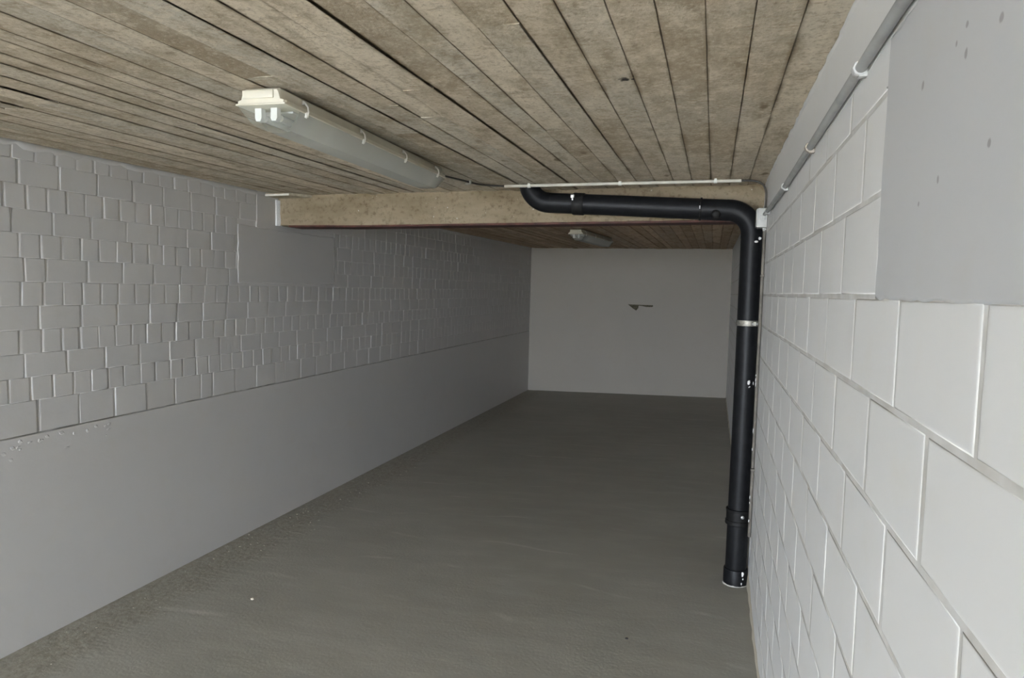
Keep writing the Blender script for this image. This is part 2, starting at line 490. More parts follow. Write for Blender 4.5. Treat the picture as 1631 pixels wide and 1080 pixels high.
# mortar ground
mb.quad(PL(S0, -0.0020, line_z(S0) + .003), PL(S1, -0.0020, line_z(S1) + .003), PL(S1, -0.0020, ct(S1) + .05), PL(S0, -0.0020, ct(S0) + .05))
# solid behind
mb.loft([[PL(S0, -0.30, -0.3), PL(S0, -0.012, -0.3), PL(S0, -0.012, 2.75), PL(S0, -0.30, 2.75)],
         [PL(S1, -0.30, -0.3), PL(S1, -0.012, -0.3), PL(S1, -0.012, 2.75), PL(S1, -0.30, 2.75)]])
for k in range(24):
    ya, yb = S0 + (S1 - S0) * k / 24, S0 + (S1 - S0) * (k + 1) / 24
    mb.quad(PL(ya, -0.0110, line_z(ya) - .019), PL(yb, -0.0110, line_z(yb) - .019), PL(yb, -0.0110, line_z(yb) + .019), PL(ya, -0.0110, line_z(ya) + .019))
# plinth
def plinth_loop(y): return [PL(y, -0.012, -0.3), PL(y, 0.003, -0.3), PL(y, 0.003, line_z(y) - 0.012), PL(y, 0.001, line_z(y) - 0.009), PL(y, -0.012, line_z(y) - 0.009)]
mb.loft([plinth_loop(S0 + (S1 - S0) * k / 12) for k in range(13)])
COURSE = 0.1268
ZJ = 2.130
PATCH = (4.478, 5.855, 1.898, 2.9)
units = []
for r in range(-9, 5):
    z0, z1 = ZJ + r * COURSE, ZJ + (r + 1) * COURSE
    if r == -9: continue
    header = (r % 2 != 0)
    pitch = 0.1225 if header else 0.2475
    s = (2.972 if header else 2.837 + 0.06 * math.sin(r)) - 40 * pitch
    while s < S1:
        p = pitch * (1 + rng.uniform(-0.05, 0.05))
        if not header and rng.random() < 0.06: p *= 0.5
        a, b = s, s + p
        s = b
        if b < S0 + 0.02 or a > S1: continue
        a = max(a, S0 + 0.002)
        zz0, zz1 = z0, z1
        if r == -8: zz0 = line_z((a + b) / 2) - 0.001
        zz1 = min(zz1, ct(a) + 0.01)
        # cut by the plaster patch beside the beam
        if zz1 > PATCH[2] + 0.02 and zz0 < 2.36:
            if a < PATCH[0] < b: b = PATCH[0]
            elif a < PATCH[1] < b: a = PATCH[1]
            elif a >= PATCH[0] and b <= PATCH[1]: continue
            if b - a < 0.02: continue
        gz = rng.uniform(0.0002, 0.0014)
        units.append((a + rng.uniform(.002, .005), b - rng.uniform(.002, .005), zz0 + gz, zz1 - gz))
masonry(mb, PL, units, rng, (.003, .011), (.0012, .003), .0038, .0010, .0028, 0.16, 0.0025, 0.0024)
# the smooth patch
def rect_patch(mb, P, s0, s1, z0, z1, d, rng, step=0.06, jit=0.006):
    pts = []
    def run(a, b):
        n = max(2, int((Vector(a) - Vector(b)).length / step))
        for k in range(n):
            t = k / n
            pts.append((a[0] + (b[0] - a[0]) * t + rng.uniform(-jit, jit), a[1] + (b[1] - a[1]) * t + rng.uniform(-jit, jit)))
    cs = [(s0, z0), (s1, z0), (s1, z1), (s0, z1)]
    for k in range(4): run(cs[k], cs[(k + 1) % 4])
    sc, zc = (s0 + s1) / 2, (z0 + z1) / 2
    lo = [mb.bm.verts.new(P(s, -0.012, z)) for s, z in pts]
    hi = [mb.bm.verts.new(P(s, d - 0.002, z)) for s, z in pts]
    tp = [mb.bm.verts.new(P(s + (0.006 if s < sc else -0.006), d, z + (0.006 if z < zc else -0.006))) for s, z in pts]
    n = len(pts)
    for a, b in ((lo, hi), (hi, tp)):
        for k in range(n):
            f = mb.bm.faces.new((a[k], a[(k + 1) % n], b[(k + 1) % n], b[k])); f.smooth = True
    mb.bm.faces.new(tp)
rect_patch(mb, PL, PATCH[0], PATCH[1], PATCH[2], 2.34, 0.0055, rng)
rect_patch(mb, PL, 4.70, 5.2, 2.33, 2.60, 0.0045, rng)
strip_bead(mb, PL, S0, 4.75, ct, rng, 0.004, 0.03, 0.012)
strip_bead(mb, PL, 5.15, S1 - .06, ct, rng, 0.002, 0.015, 0.008)
# crumbled plaster below the dark line
for k in range(26):
    y = rng.uniform(2.3, 3.3); z = line_z(y) - 0.03 - abs(rng.gauss(0, 0.035))
    mb.lump(PL(y, 0.002, z), 0.004, rng.uniform(.006, .02), rng.uniform(.005, .014), rng, 1, 0.3)
wl_o = mb.build('wall_left', M_LEFT, smooth='keep')
struct(wl_o, 'white painted brick wall above a smooth plastered plinth', 'wall')
me = wl_o.data
da = me.attributes.new('dirt', 'FLOAT', 'POINT')
for i, v in enumerate(me.vertices):
    d = v.co.x - left_x(v.co.y)
    da.data[i].value = 1.0 if (d < -0.008 and abs(v.co.z - line_z(v.co.y)) < 0.02) else 0.0

# ---- right wall: large blocks with raked joints, smooth plaster near the door
rng = random.Random(8)
PR = lambda s, d, z: Vector((XR - d, s, z))
S0 = DOOR_Y
mb = MB()
ctr = lambda y: ceil_z(XR, y)
mb.quad(PR(S0, -0.0012, -0.1), PR(S1, -0.0012, -0.1), PR(S1, -0.0012, 2.72), PR(S0, -0.0012, 2.72))
mb.loft([[PR(S0, -0.30, -0.3), PR(S0, -0.012, -0.3), PR(S0, -0.012, 2.75), PR(S0, -0.30, 2.75)],
         [PR(S1, -0.30, -0.3), PR(S1, -0.012, -0.3), PR(S1, -0.012, 2.75), PR(S1, -0.30, 2.75)]])
zj = [2.285 - 0.1895 * k for k in range(13)]
zj = [2.44, 2.285, 2.098, 1.903, 1.714, 1.520, 1.336, 1.146, .956, .766, .577, .387, .197, .007]
units = []
for r, (z1, z0) in enumerate(zip(zj, zj[1:])):
    off = 0.902 if (r % 2 == 1) else 0.714       # r=3 is the course just under 1.903
    s = off - 0.372 * 8
    while s < S1:
        a, b = s, s + 0.372 + rng.uniform(-.006, .006)
        s = off + 0.372 * round((b - off) / 0.372)
        b = s + rng.uniform(-.006, .006)
        if b < S0 + .03: continue
        a = max(a, S0 + .002)
        if z0 > 1.89:                                # plaster patch near the door
            if b <= 1.46: continue
            if a < 1.46: a = 1.455
        units.append((a + .0055, b - .0055, z0 + .0045, z1 - .0055))
masonry(mb, PR, units, rng, (.007, .012), (.004, .006), .0013, -.0004, .0004, 0.0, 0.0005, 0.0020)
# plaster strip under the ceiling, above the conduit
loops = []
k = S0
while k < S1 + 0.2:
    y = min(k, S1)
    zb = 2.375 + rng.uniform(-.004, .004)
    loops.append([PR(y, -0.012, zb), PR(y, 0.0015, zb + .004), PR(y, 0.0025, zb + .02), PR(y, 0.0025, ctr(y) + .03), PR(y, -0.012, ctr(y) + .03)])
    k += 0.12
mb.loft(loops)
strip_bead(mb, PR, S0, 4.7, ctr, rng, 0.0, 0.012, 0.010)
wr_o = mb.build('wall_right', M_RIGHT, smooth='keep')
struct(wr_o, 'white painted block wall with raked joints beside the camera', 'wall')
me = wr_o.data
da = me.attributes.new('dirt', 'FLOAT', 'POINT')
for i, v in enumerate(me.vertices):
    d = XR - v.co.x
    da.data[i].value = 0.55 if -0.0045 < d < -0.0008 else 0.0
mb = MB()
rect_patch(mb, PR, S0 + .01, 1.462, 1.897, 2.38, 0.0010, rng, 0.04, 0.004)
o = mb.build('plaster_patch', M_PLASTER, wr_o)
o['label'] = 'smooth grey white plaster patch with dark specks'

# ---- unseen front wall with door opening, added to trim light on the right wall
mb = MB()
mb.box(OPEN_X1, XR + .3, DOOR_Y, DOOR_Y + .24, -0.3, 2.95)
mb.box(-3.8, OPEN_X0, DOOR_Y, DOOR_Y + .24, -0.3, 2.95)
mb.box(OPEN_X0, OPEN_X1, DOOR_Y, DOOR_Y + .24, OPEN_Z, 2.95)
struct(mb.build('wall_front_unseen', M_PLASTER), 'unseen plastered front wall behind the camera, added to shape the door light', 'wall')

# ---- plaster fillet along the foot of the right wall
mb = MB()
rng = random.Random(3)
loops = []
y = DOOR_Y
while y < 13.1:
    w = rng.uniform(.004, .014); h = rng.uniform(.02, .05)
    if 4.4 < y < 5.0: h = 0.08
    fz = floor_z(XR)
    loops.append([(XR + .01, y, fz - .02), (XR - w, y, fz - .02), (XR - w * .8, y, fz + .004), (XR - .0015, y, fz + h), (XR + .01, y, fz + h + .01)])
    y += rng.uniform(.06, .12)
mb.loft(loops)
struct(mb.build('baseboard_right', M_FILLET, smooth=True), 'yellowed plaster fillet along the foot of the right wall', 'baseboard')

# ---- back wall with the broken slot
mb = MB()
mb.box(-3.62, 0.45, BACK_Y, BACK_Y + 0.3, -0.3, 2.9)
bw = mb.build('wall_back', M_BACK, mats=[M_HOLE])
cut = MB()
def prism(mb, pts, y0, y1): mb.loft([[(x, y0, z) for x, z in pts], [(x, y1, z) for x, z in pts]])
prism(cut, [(-1.545, 1.668), (-1.085, 1.664), (-1.075, 1.645), (-1.10, 1.630), (-1.20, 1.628), (-1.29, 1.646), (-1.345, 1.650), (-1.352, 1.600), (-1.39, 1.555), (-1.46, 1.600)], BACK_Y - .1, BACK_Y + .045)
cut_o = cut.build('cutter', M_HOLE)
bo = bw.modifiers.new('slot', 'BOOLEAN'); bo.operation = 'DIFFERENCE'; bo.object = cut_o; bo.solver = 'EXACT'
bpy.context.view_layer.update()
dg = bpy.context.evaluated_depsgraph_get()
new_me = bpy.data.meshes.new_from_object(bw.evaluated_get(dg))
bw.modifiers.clear(); bw.data = new_me
bpy.data.objects.remove(cut_o)
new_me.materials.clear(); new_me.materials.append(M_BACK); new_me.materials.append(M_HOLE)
for p in new_me.polygons:
    c = p.center
    p.material_index = 1 if (-1.6 < c.x < -1.0 and 1.5 < c.z < 1.7 and BACK_Y + .0005 < c.y < BACK_Y + .1) else 0
struct(bw, 'white rear wall with a broken slot in the middle', 'wall')

# ------------------------------------------------------------------ ceiling cast on boards
rng = random.Random(21)
mb = MB()
bm = mb.bm
uvl = bm.loops.layers.uv.new('board')
tl = bm.verts.layers.float.new('tone')
x = -3.62
gap = 0.0012
while x < 0.36:
    w = rng.choice([0.092, 0.105, 0.118, 0.118, 0.125, 0.135])
    if x > -0.75: w = 0.116
    x1 = x + w
    y = DOOR_Y - rng.uniform(0, 2.0)
    lane_dz = rng.gauss(0, 0.0021) + (rng.choice((-1, 1)) * 0.0035 if rng.random() < 0.10 else 0)
    gap = 0.0016 if rng.random() < 0.4 else 0.0003
    while y < 13.3:
        ln = rng.uniform(1.6, 4.6)
        ya, yb = max(y, DOOR_Y), min(y + ln, 13.3)
        y += ln
        if yb - ya < 0.02: continue
        if 13.3 - yb < 0.3: yb = 13.3; y = 14
        tone = min(1.0, max(0.0, rng.gauss(0.5, 0.33)))
        dz = lane_dz + rng.gauss(0, 0.0004)
        ra, rb = rng.gauss(0, 0.0012), rng.gauss(0, 0.0012)
        n = max(2, int((yb - ya) / 0.13))
        ring_prev = None
        for k in range(n + 1):
            t = k / n
            yy = ya + (yb - ya) * t
            if k == 0: yy += gap * .5
            if k == n: yy -= gap * .5
            e0 = x + gap / 2 + abs(rng.gauss(0, 0.0007)); e1 = x1 - gap / 2 - abs(rng.gauss(0, 0.0007))
            row = []
            for q, u in enumerate((0.0, 0.03, 0.25, 0.5, 0.75, 0.97, 1.0)):
                xx = e0 + (e1 - e0) * u
                zz = ceil_z(xx, yy) + dz + ra * (u - .5) * 2 + rb * math.sin(t * 3 + u * 4) * .4 + rng.gauss(0, 0.00035)
                if q in (0, 6): zz += 0.0008
                v = bm.verts.new((xx, yy, zz)); v[tl] = tone
                row.append((v, u))
            up0 = bm.verts.new((e0, yy, ceil_z(e0, yy) + .022)); up0[tl] = tone
            up1 = bm.verts.new((e1, yy, ceil_z(e1, yy) + .022)); up1[tl] = tone
            s0 = bm.verts.new(row[0][0].co); s0[tl] = tone
            s1 = bm.verts.new(row[-1][0].co); s1[tl] = tone
            row = [(up0, 0.0), (s0, 0.0)] + row + [(s1, 1.0), (up1, 1.0)]
            if ring_prev:
                for q in range(len(row) - 1):
                    if q in (1, 9): continue
                    f = bm.faces.new((ring_prev[q][0], row[q][0], row[q + 1][0], ring_prev[q + 1][0]))
                    f.smooth = 1 < q < 9
                    us = (ring_prev[q][1], row[q][1], row[q + 1][1], ring_prev[q + 1][1])
                    for lp, uu in zip(f.loops, us): lp[uvl].uv = (uu, yy)
            if k in (0, n):
                ev = [bm.verts.new(r_[0].co) for r_ in row[:1] + row[2:9] + row[10:]]
                for v in ev: v[tl] = tone
                f = bm.faces.new(ev)
                for lp in f.loops: lp[uvl].uv = (0.02, yy)
            ring_prev = row
    x = x1
# backing slab that closes the joints
f0 = len(bm.faces)
lo = [[(-3.75, DOOR_Y, ceil_z(-3.75, DOOR_Y) + .011), (0.5, DOOR_Y, ceil_z(.5, DOOR_Y) + .011), (0.5, DOOR_Y, 2.95), (-3.75, DOOR_Y, 2.95)],
      [(-3.75, 13.4, ceil_z(-3.75, 13.4) + .011), (0.5, 13.4, ceil_z(.5, 13.4) + .011), (0.5, 13.4, 2.95), (-3.75, 13.4, 2.95)]]
mb.loft(lo)
bm.faces.ensure_lookup_table()
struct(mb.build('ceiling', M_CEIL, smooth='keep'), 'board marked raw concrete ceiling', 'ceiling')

# ------------------------------------------------------------------ beam across the ceiling
beam = thing('ceiling_beam', 'stained tan concrete beam with red steel flange crossing under the ceiling', 'beam', (-1.6, 4.95, 2.38))
BO = beam.location
def beam_y(x): return 4.86 - 0.030 * (x - 0.3)
def beam_z(x): return 2.398 + 0.008 * (x - 0.3) if x > -3 else 2.376
mb = MB()
rng = random.Random(4)
loops = []
n = 40
for k in range(n + 1):
    xx = -3.47 + (0.293 + 3.47) * k / n
    y0 = beam_y(xx) + rng.gauss(0, .0012); z0 = beam_z(xx) + rng.gauss(0, .0012)
    zt = ceil_z(xx, y0) + 0.004
    loops.append([(xx, y0 + .004, z0), (xx, y0, z0 + .006), (xx, y0 + rng.gauss(0, .001), (z0 + zt) / 2), (xx, y0, zt), (xx, y0 + .20, zt), (xx, y0 + .20, z0)])
mb.loft(loops)
mb.build('concrete_casing', M_BEAM, beam, smooth=0.5, shift=BO)
mb = MB()
loops = []
for k in range(21):
    xx = -3.37 + (0.292 + 3.37) * k / 20
    y0 = beam_y(xx) + .002; z0 = beam_z(xx)
    loops.append([(xx, y0, z0 - .013), (xx, y0, z0 + .0015), (xx, y0 + .19, z0 + .0015), (xx, y0 + .19, z0 - .013)])
mb.loft(loops)
o = mb.build('steel_flange', M_STEEL_RED, beam, shift=BO)
o['label'] = 'red oxide painted steel flange under the beam'
mb = MB()
loops = []
for k in range(9):
    z = 2.372 + (2.58 - 2.372) * k / 8
    j = rng.uniform(-.004, .004)
    y0 = beam_y(-3.46)
    loops.append([(-3.476, y0 - .030, z), (-3.464 + j, y0 - .030, z), (-3.448 + j, y0 - .002, z), (-3.448, y0 + .02, z), (-3.476, y0 + .02, z)])
mb.loft(loops)
o = mb.build('plaster_edge', M_SPLASH, beam, smooth=0.5, shift=BO)
o['label'] = 'white plaster strip at the left end of the beam'

# flat board wedged on the ceiling in front of the beam's left end
brd = thing('packing_board', 'flat weathered board against ceiling in front of beam at left wall', 'board', (-3.36, 4.93, 2.61))
BO = brd.location
mb = MB()
pts = [(-3.47, 4.80), (-3.235, 4.78), (-3.14, 4.952), (-3.47, 4.962)]
mb.loft([[(a, b, ceil_z(a, b) - .024) for a, b in pts], [(a, b, ceil_z(a, b) - .004) for a, b in pts]])
mb.build('board_panel', M_BOARD, brd, shift=BO)
mb = MB()
mb.loft([[(-3.465, 4.794, ceil_z(-3.4, 4.8) - .026), (-3.237, 4.774, ceil_z(-3.4, 4.8) - .026), (-3.237, 4.781, ceil_z(-3.4, 4.8) - .026), (-3.465, 4.801, ceil_z(-3.4, 4.8) - .026)],
         [(-3.465, 4.794, ceil_z(-3.4, 4.8) - .012), (-3.237, 4.774, ceil_z(-3.4, 4.8) - .012), (-3.237, 4.781, ceil_z(-3.4, 4.8) - .012), (-3.465, 4.801, ceil_z(-3.4, 4.8) - .012)]])
o = mb.build('front_edge', M_BOARD_EDGE, brd, shift=BO)
o['label'] = 'pale cut edge of the board'

# ------------------------------------------------------------------ fluorescent lamps
LAMP_L = 1.72
def housing_loop(y, s=1.0, zt=-0.004, inset=0.0):
    w0, w1 = 0.078 * s - inset, 0.096 * s - inset
    return [(-w1, y, -0.060), (-w1, y, -0.048), (-w0 - .004, y, -0.044), (-w0, y, -0.030), (-w0 + .004, y, zt - .006), (-w0 + .010, y, zt),
            (w0 - .010, y, zt), (w0 - .004, y, zt - .006), (w0, y, -0.030), (w0 + .004, y, -0.044), (w1, y, -0.048), (w1, y, -0.060)]
def make_lamp(label):
    t = thing('fluorescent_lamp', label, 'lamp', (0, 0, 0), 'twin tube lamps on the ceiling')
    # housing: long tray with rounded end blocks
    mb = MB()
    mb.loft([housing_loop(0.0, 0.93, -0.012), housing_loop(0.012, 1.0, -0.004), housing_loop(LAMP_L - .012, 1.0, -0.004), housing_loop(LAMP_L, 0.93, -0.012)])
    hs = mb.build('housing', M_HOUSING, t, smooth=0.5)
    # raised cover of the end and moulded corner
    mb = MB()
    mb.box(-0.070, 0.052, -0.006, 0.006, -0.041, -0.012, 0.004)
    mb.build('end_plate', M_HOUSING, hs, smooth=0.5)
    mb = MB()
    mb.box(-0.098, 0.098, -0.004, LAMP_L + .004, -0.064, -0.057, 0.003)
    mb.build('gasket_rim', M_HOUSING, hs, smooth=0.5)
    # reflector tray above the tubes
    mb = MB()
    mb.box(-0.074, 0.074, 0.09, LAMP_L - .09, -0.074, -0.066, 0.002)
    mb.build('reflector', M_TRAY, t)
    for s in (-1, 1):
        mb = MB()
        mb.tube([(s * .031, 0.075, -0.094), (s * .031, LAMP_L - .075, -0.094)], 0.013, 16)
        mb.build('fluorescent_tube', M_TUBE, t, smooth=0.9)
        for ye in (0.045, LAMP_L - .045):
            mb = MB()
            mb.loft([[(s * .031 - .013, ye + yy, -0.066), (s * .031 - .013, ye + yy, -0.100), (s * .031 - .008, ye + yy, -0.111), (s * .031 + .008, ye + yy, -0.111), (s * .031 + .013, ye + yy, -0.100), (s * .031 + .013, ye + yy, -0.066)] for yy in (-.012, .012)])
            o = mb.build('lamp_holder', M_TUBE, t)
            o['label'] = 'white upright lamp holder behind the clear end'
    # diffuser: trapezoid shell with ribs, both ends slanted
    def dl(y, k, zb):
        wt, wb = 0.092, 0.092 - 0.032 * k
        return [(-wt, y, -0.0645), (-wt + .004, y, -0.072), (-wb, y, zb + .018), (-wb + .014, y, zb), (0, y, zb - .002), (wb - .014, y, zb), (wb, y, zb + .018), (wt - .004, y, -0.072), (wt, y, -0.0645)]
    mb = MB()
    cl = mb.bm.verts.layers.float.new('clear')
    loops = [dl(0.004, 0.3, -0.090), dl(0.018, 0.8, -0.118), dl(0.045, 1.0, -0.128), dl(0.135, 1.0, -0.130), dl(0.36, 1.0, -0.130), dl(LAMP_L - .16, 1.0, -0.130), dl(LAMP_L - .045, 1.0, -0.128), dl(LAMP_L - .018, 0.8, -0.118), dl(LAMP_L - .004, 0.3, -0.090)]
    clr = [1, 1, 1, 0.6, 0, 0, 0.5, 1, 1]
    rings = []
    for lp, cc in zip(loops, clr):
        rr = []
        for p in lp:
            v = mb.bm.verts.new(p); v[cl] = cc; rr.append(v)
        rings.append(rr)
    for a, b in zip(rings, rings[1:]):
        for k in range(8): mb.bm.faces.new((a[k], a[k + 1], b[k + 1], b[k]))
    mb.bm.faces.new(rings[0]); mb.bm.faces.new(rings[-1])
    df = mb.build('diffuser', M_DIFF, t, smooth=0.6)
    # spring clips
    for k in range(4):
        yy = 0.145 + 0.4775 * k
        for s in (-1, 1):
            mb = MB()
            mb.tube([(s * .0825, yy, -0.020), (s * .089, yy, -0.024), (s * .1015, yy, -0.040), (s * .1035, yy, -0.058), (s * .1005, yy, -0.070), (s * .094, yy, -0.076), (s * .089, yy, -0.074)], [.003, .004, .004, .004, .004, .005, .003], 8)
            mb.box(s * .097 - .004, s * .097 + .004, yy - .009, yy + .009, -0.076, -0.058, 0.002)
            mb.box(s * .084 - .004, s * .084 + .004, yy - .008, yy + .008, -0.032, -0.017, 0.002)
            mb.build('clip', M_LATCH, t, smooth=0.8)
    return t

def copy_tree(o, parent=None):
    c = o.copy(); C.objects.link(c)
    if parent is not None: c.parent = parent
    for ch in list(o.children): copy_tree(ch, c)
    return c

lamp = make_lamp('ivory twin tube lamp nearest the camera, on ceiling before the beam')
kids = list(lamp.children)
lamp2 = copy_tree(lamp)
lamp2['label'] = 'far small twin tube lamp on the dark ceiling behind the beam'
def set_lamp(t, x, y, yaw):
    t.location = (x, y, ceil_z(x, y) - 0.004)
    t.rotation_euler = (math.atan(0.0112), 0, yaw)
set_lamp(lamp, -1.555, 2.125, math.atan(0.050))
set_lamp(lamp2, -1.655, 8.40, math.atan(-0.075))

# ------------------------------------------------------------------ black drain pipe
PY, PX, PRR = 4.675, 0.2165, 0.0685
pipe = thing('drain_pipe', 'black drain pipe running under the beam and down the right wall', 'pipe', (PX, PY, floor_z(PX)))
BO = pipe.location
HZ = lambda x: 2.438 - 0.052 * (x - 0.05)       # the near-level run falls to the right
def arc(p0, corner, p1, n=12):
    p0, corner, p1 = Vector(p0), Vector(corner), Vector(p1)
    return [((1 - t) ** 2) * p0 + 2 * t * (1 - t) * corner * 1.0 + t * t * p1 for t in [k / n for k in range(n + 1)]]
def round_arc(corner, d0, d1, r, n=14):
    """circular bend; d0, d1 unit directions from the corner towards both legs"""
    corner = Vector(corner); d0 = Vector(d0).normalized(); d1 = Vector(d1).normalized()
    ang = d0.angle(d1); tl_ = r / math.tan(ang / 2)
    a = corner + d0 * tl_; b = corner + d1 * tl_
    cen = corner + (d0 + d1).normalized() * (r / math.sin(ang / 2))
    va, vb = a - cen, b - cen
    tot = va.angle(vb)
    out = []
    for k in range(n + 1):
        t = k / n
        out.append(cen + (va * math.sin((1 - t) * tot) + vb * math.sin(t * tot)) / math.sin(tot))
    return out, a, b
hd = Vector((1, 0, -0.052)).normalized()
CL = (-1.262, PY, HZ(-1.262)); CRn = (PX, PY, HZ(PX))
bl, bla, blb = round_arc(CL, (0, 0, 1), hd, 0.155)
br, bra, brb = round_arc(CRn, -hd, (0.004, 0, -1), 0.150)
mb = MB().tube([(-1.262, PY, ceil_z(-1.26, PY) + .004)] + bl + [blb + hd * .02], PRR, 36)
mb.build('elbow', M_PIPE, pipe, smooth=0.9, shift=BO)
mb = MB().tube([bra - hd * .02] + br + [brb + Vector((0.004, 0, -1)) * .03], PRR, 36)
mb.build('elbow', M_PIPE, pipe, smooth=0.9, shift=BO)
mb = MB().tube([blb, bra], PRR - .001, 36)
mb.build('pipe_run', M_PIPE, pipe, smooth=0.9, shift=BO)
mb = MB().tube([brb, (PX + .003, PY, 1.2), (PX, PY, 0.10)], PRR - .001, 36)
dp = mb.build('downpipe', M_PIPE, pipe, smooth=0.9, shift=BO)
# couplings on the level run
def coupling(xc, w, name='coupling'):
    p = Vector((xc, PY, HZ(xc))) - hd * w / 2
    m_ = MB().stepped(p, hd, [(0, PRR - .002), (0, PRR + .004), (.004, PRR + .006), (w - .004, PRR + .006), (w, PRR + .004), (w, PRR - .002)], 36)
    return m_.build(name, M_PIPE_DULL, pipe, smooth=0.6, shift=BO)
c1 = coupling(-0.905, 0.075)
c2 = coupling(-0.105, 0.012, 'seam_ring')
mb = MB()
q = Vector((-0.935, PY - PRR - .012, HZ(-.93) + .040))
mb.box(q.x - .012, q.x + .012, q.y - .006, q.y + .022, q.z - .010, q.z + .012, .003)
mb.tube([q + Vector((0, -.010, -.004)), q + Vector((0, .02, -.004))], .007, 12)
mb.box(q.x - .004, q.x + .006, q.y - .006, q.y + .01, q.z - .026, q.z - .008, .002)
mb.build('clamp_bolt', M_ZINC, c1, smooth=0.6, shift=BO)
# paint tick and a round inspection plug
mb = MB()
mb.box(-.112, -.106, PY - PRR - .0085, PY - PRR + .004, HZ(-.1) - .006, HZ(-.1) + .014, .001)
o = mb.build('paint_mark', M_SPLASH, c2, shift=BO)
mb = MB().stepped((-0.010, PY - PRR + .012, HZ(0) - .034), (0.0, -1, -0.25), [(0, .030), (.010, .030), (.018, .024), (.022, .012), (.0225, .002)], 20)
mb.build('inspection_plug', M_PIPE_DULL, pipe, smooth=0.7, shift=BO)
# steel clamp on the downpipe
zc = 1.72
mb = MB().stepped((PX + .002, PY, zc - .018), (0, 0, 1), [(0, PRR - .002), (0, PRR + .003), (.002, PRR + .0045), (.034, PRR + .0045), (.036, PRR + .003), (.036, PRR - .002)], 36)
cl_o = mb.build('pipe_clamp', M_CLAMP, pipe, smooth=0.6, shift=BO)
cl_o['label'] = 'dull steel clamp around the downpipe'
mb = MB()
mb.box(PX + .030, PX + .050, PY - PRR - .022, PY - PRR + .030, zc - .014, zc + .014, .003)
mb.box(PX + .050, XR - .002, PY - .055, PY - .03, zc - .012, zc + .012, .003)
mb.build('clamp_lug', M_CLAMP, cl_o, shift=BO)
mb = MB()
mb.tube([(PX + .022, PY - PRR - .016, zc), (PX + .058, PY - PRR - .016, zc)], .006, 10)
mb.build('clamp_screw', M_ZINC, cl_o, shift=BO)
# sleeve joint low on the downpipe
mb = MB().stepped((PX, PY, 0.405), (0, 0, 1), [(0, PRR), (0, PRR + .011), (.004, PRR + .013), (.026, PRR + .011), (.028, PRR + .007), (.088, PRR + .007), (.090, PRR + .010), (.100, PRR + .010), (.103, PRR + .004), (.103, PRR - .002)], 36)
slv = mb.build('sleeve_joint', M_PIPE_DULL, pipe, smooth=0.5, shift=BO)
mb = MB().stepped((PX + .022, PY - PRR - .001, 0.470), (0.28, -1, 0), [(0, .011), (.008, .011), (.010, .009), (.012, .004)], 14)
mb.build('sleeve_screw', M_ZINC, slv, smooth=0.6, shift=BO)
# foot socket in the floor and the ring of white sealant
mb = MB().stepped((PX, PY, floor_z(PX) - .01), (0, 0, 1), [(0, PRR + .008), (.108, PRR + .008), (.114, PRR + .005), (.116, PRR - .002)], 36)
mb.build('foot_socket', M_PIPE, pipe, smooth=0.6, shift=BO)
rng = random.Random(9)
mb = MB()
loops = []
for k in range(33):
    a = 2 * math.pi * k / 32
    ro = PRR + .014 + rng.uniform(-.003, .005); ri = PRR + .006; hh = .003 + rng.uniform(0, .003)
    if PX + ro * math.cos(a) > XR - .003: ro = (XR - .003 - PX) / math.cos(a)
    f = floor_z(PX)
    loops.append([(PX + ri * math.cos(a), PY + ri * math.sin(a), f - .004), (PX + ro * math.cos(a), PY + ro * math.sin(a), f - .004),
                  (PX + (ro * .4 + ri * .6) * math.cos(a), PY + (ro * .4 + ri * .6) * math.sin(a), f + hh), (PX + ri * math.cos(a), PY + ri * math.sin(a), f + hh + .003)])
mb.loft(loops, caps=False)
o = mb.build('sealant_ring', simple('sealant', (0.46, 0.44, 0.40), 0.6), pipe, smooth=True, shift=BO)
o['label'] = 'white sealant ring around the foot of the pipe'
# white paint splashes on the pipe
def on_pipe(phi, z, r=PRR): return (PX + r * math.sin(phi), PY - r * math.cos(phi), z)
mb = MB()
for phi, z, rx, rz in [(.33, 1.345, .009, .014), (.78, 1.338, .004, .010), (.35, 1.315, .003, .004), (.42, 1.318, .003, .004), (.36, 2.235, .010, .007), (.70, 2.255, .010, .010),
                       (.55, .092, .008, .014), (.5, .030, .004, .008), (.62, .060, .004, .006), (1.35, .40, .004, .02), (1.3, 1.40, .004, .012)]:
    c = on_pipe(phi, z, PRR + (.009 if z < .11 else .001))
    mb = MB().lump(c, rx, .0035, rz, rng, 2, 0.3)
    o = mb.build('paint_splash', M_SPLASH, dp, smooth=True, shift=BO)
    o['label'] = 'white paint splash on the black pipe'

# ------------------------------------------------------------------ ceiling conduit with clips
def cdz(x): return ceil_z(x, 4.56) - 0.0165
cond = thing('cable_conduit', 'ivory cable conduit clipped straight across the ceiling above the drain pipe', 'conduit', (-0.62, 4.56, 2.60))
BO = cond.location
CY = lambda x: 4.566 - 0.022 * (x + .6)
mb = MB().tube([(-1.407, CY(-1.407), cdz(-1.407)), (-0.6, CY(-.6), cdz(-.6)), (0.134, CY(.134), cdz(.134))], 0.0105, 14)
mb.build('conduit_tube', M_CONDUIT_W, cond, smooth=0.9, shift=BO)
for xx in (-1.232, -0.616, -0.020):
    mb = MB()
    z = cdz(xx)
    mb.box(xx - .009, xx + .009, CY(xx) - .0155, CY(xx) + .0155, z - .004, ceil_z(xx, 4.56) - .0005, .002)
    mb.tube([(xx - .010, CY(xx), z), (xx + .010, CY(xx), z)], .0145, 16)
    mb.build('clip', M_CLIP_W, cond, smooth=0.6, shift=BO)

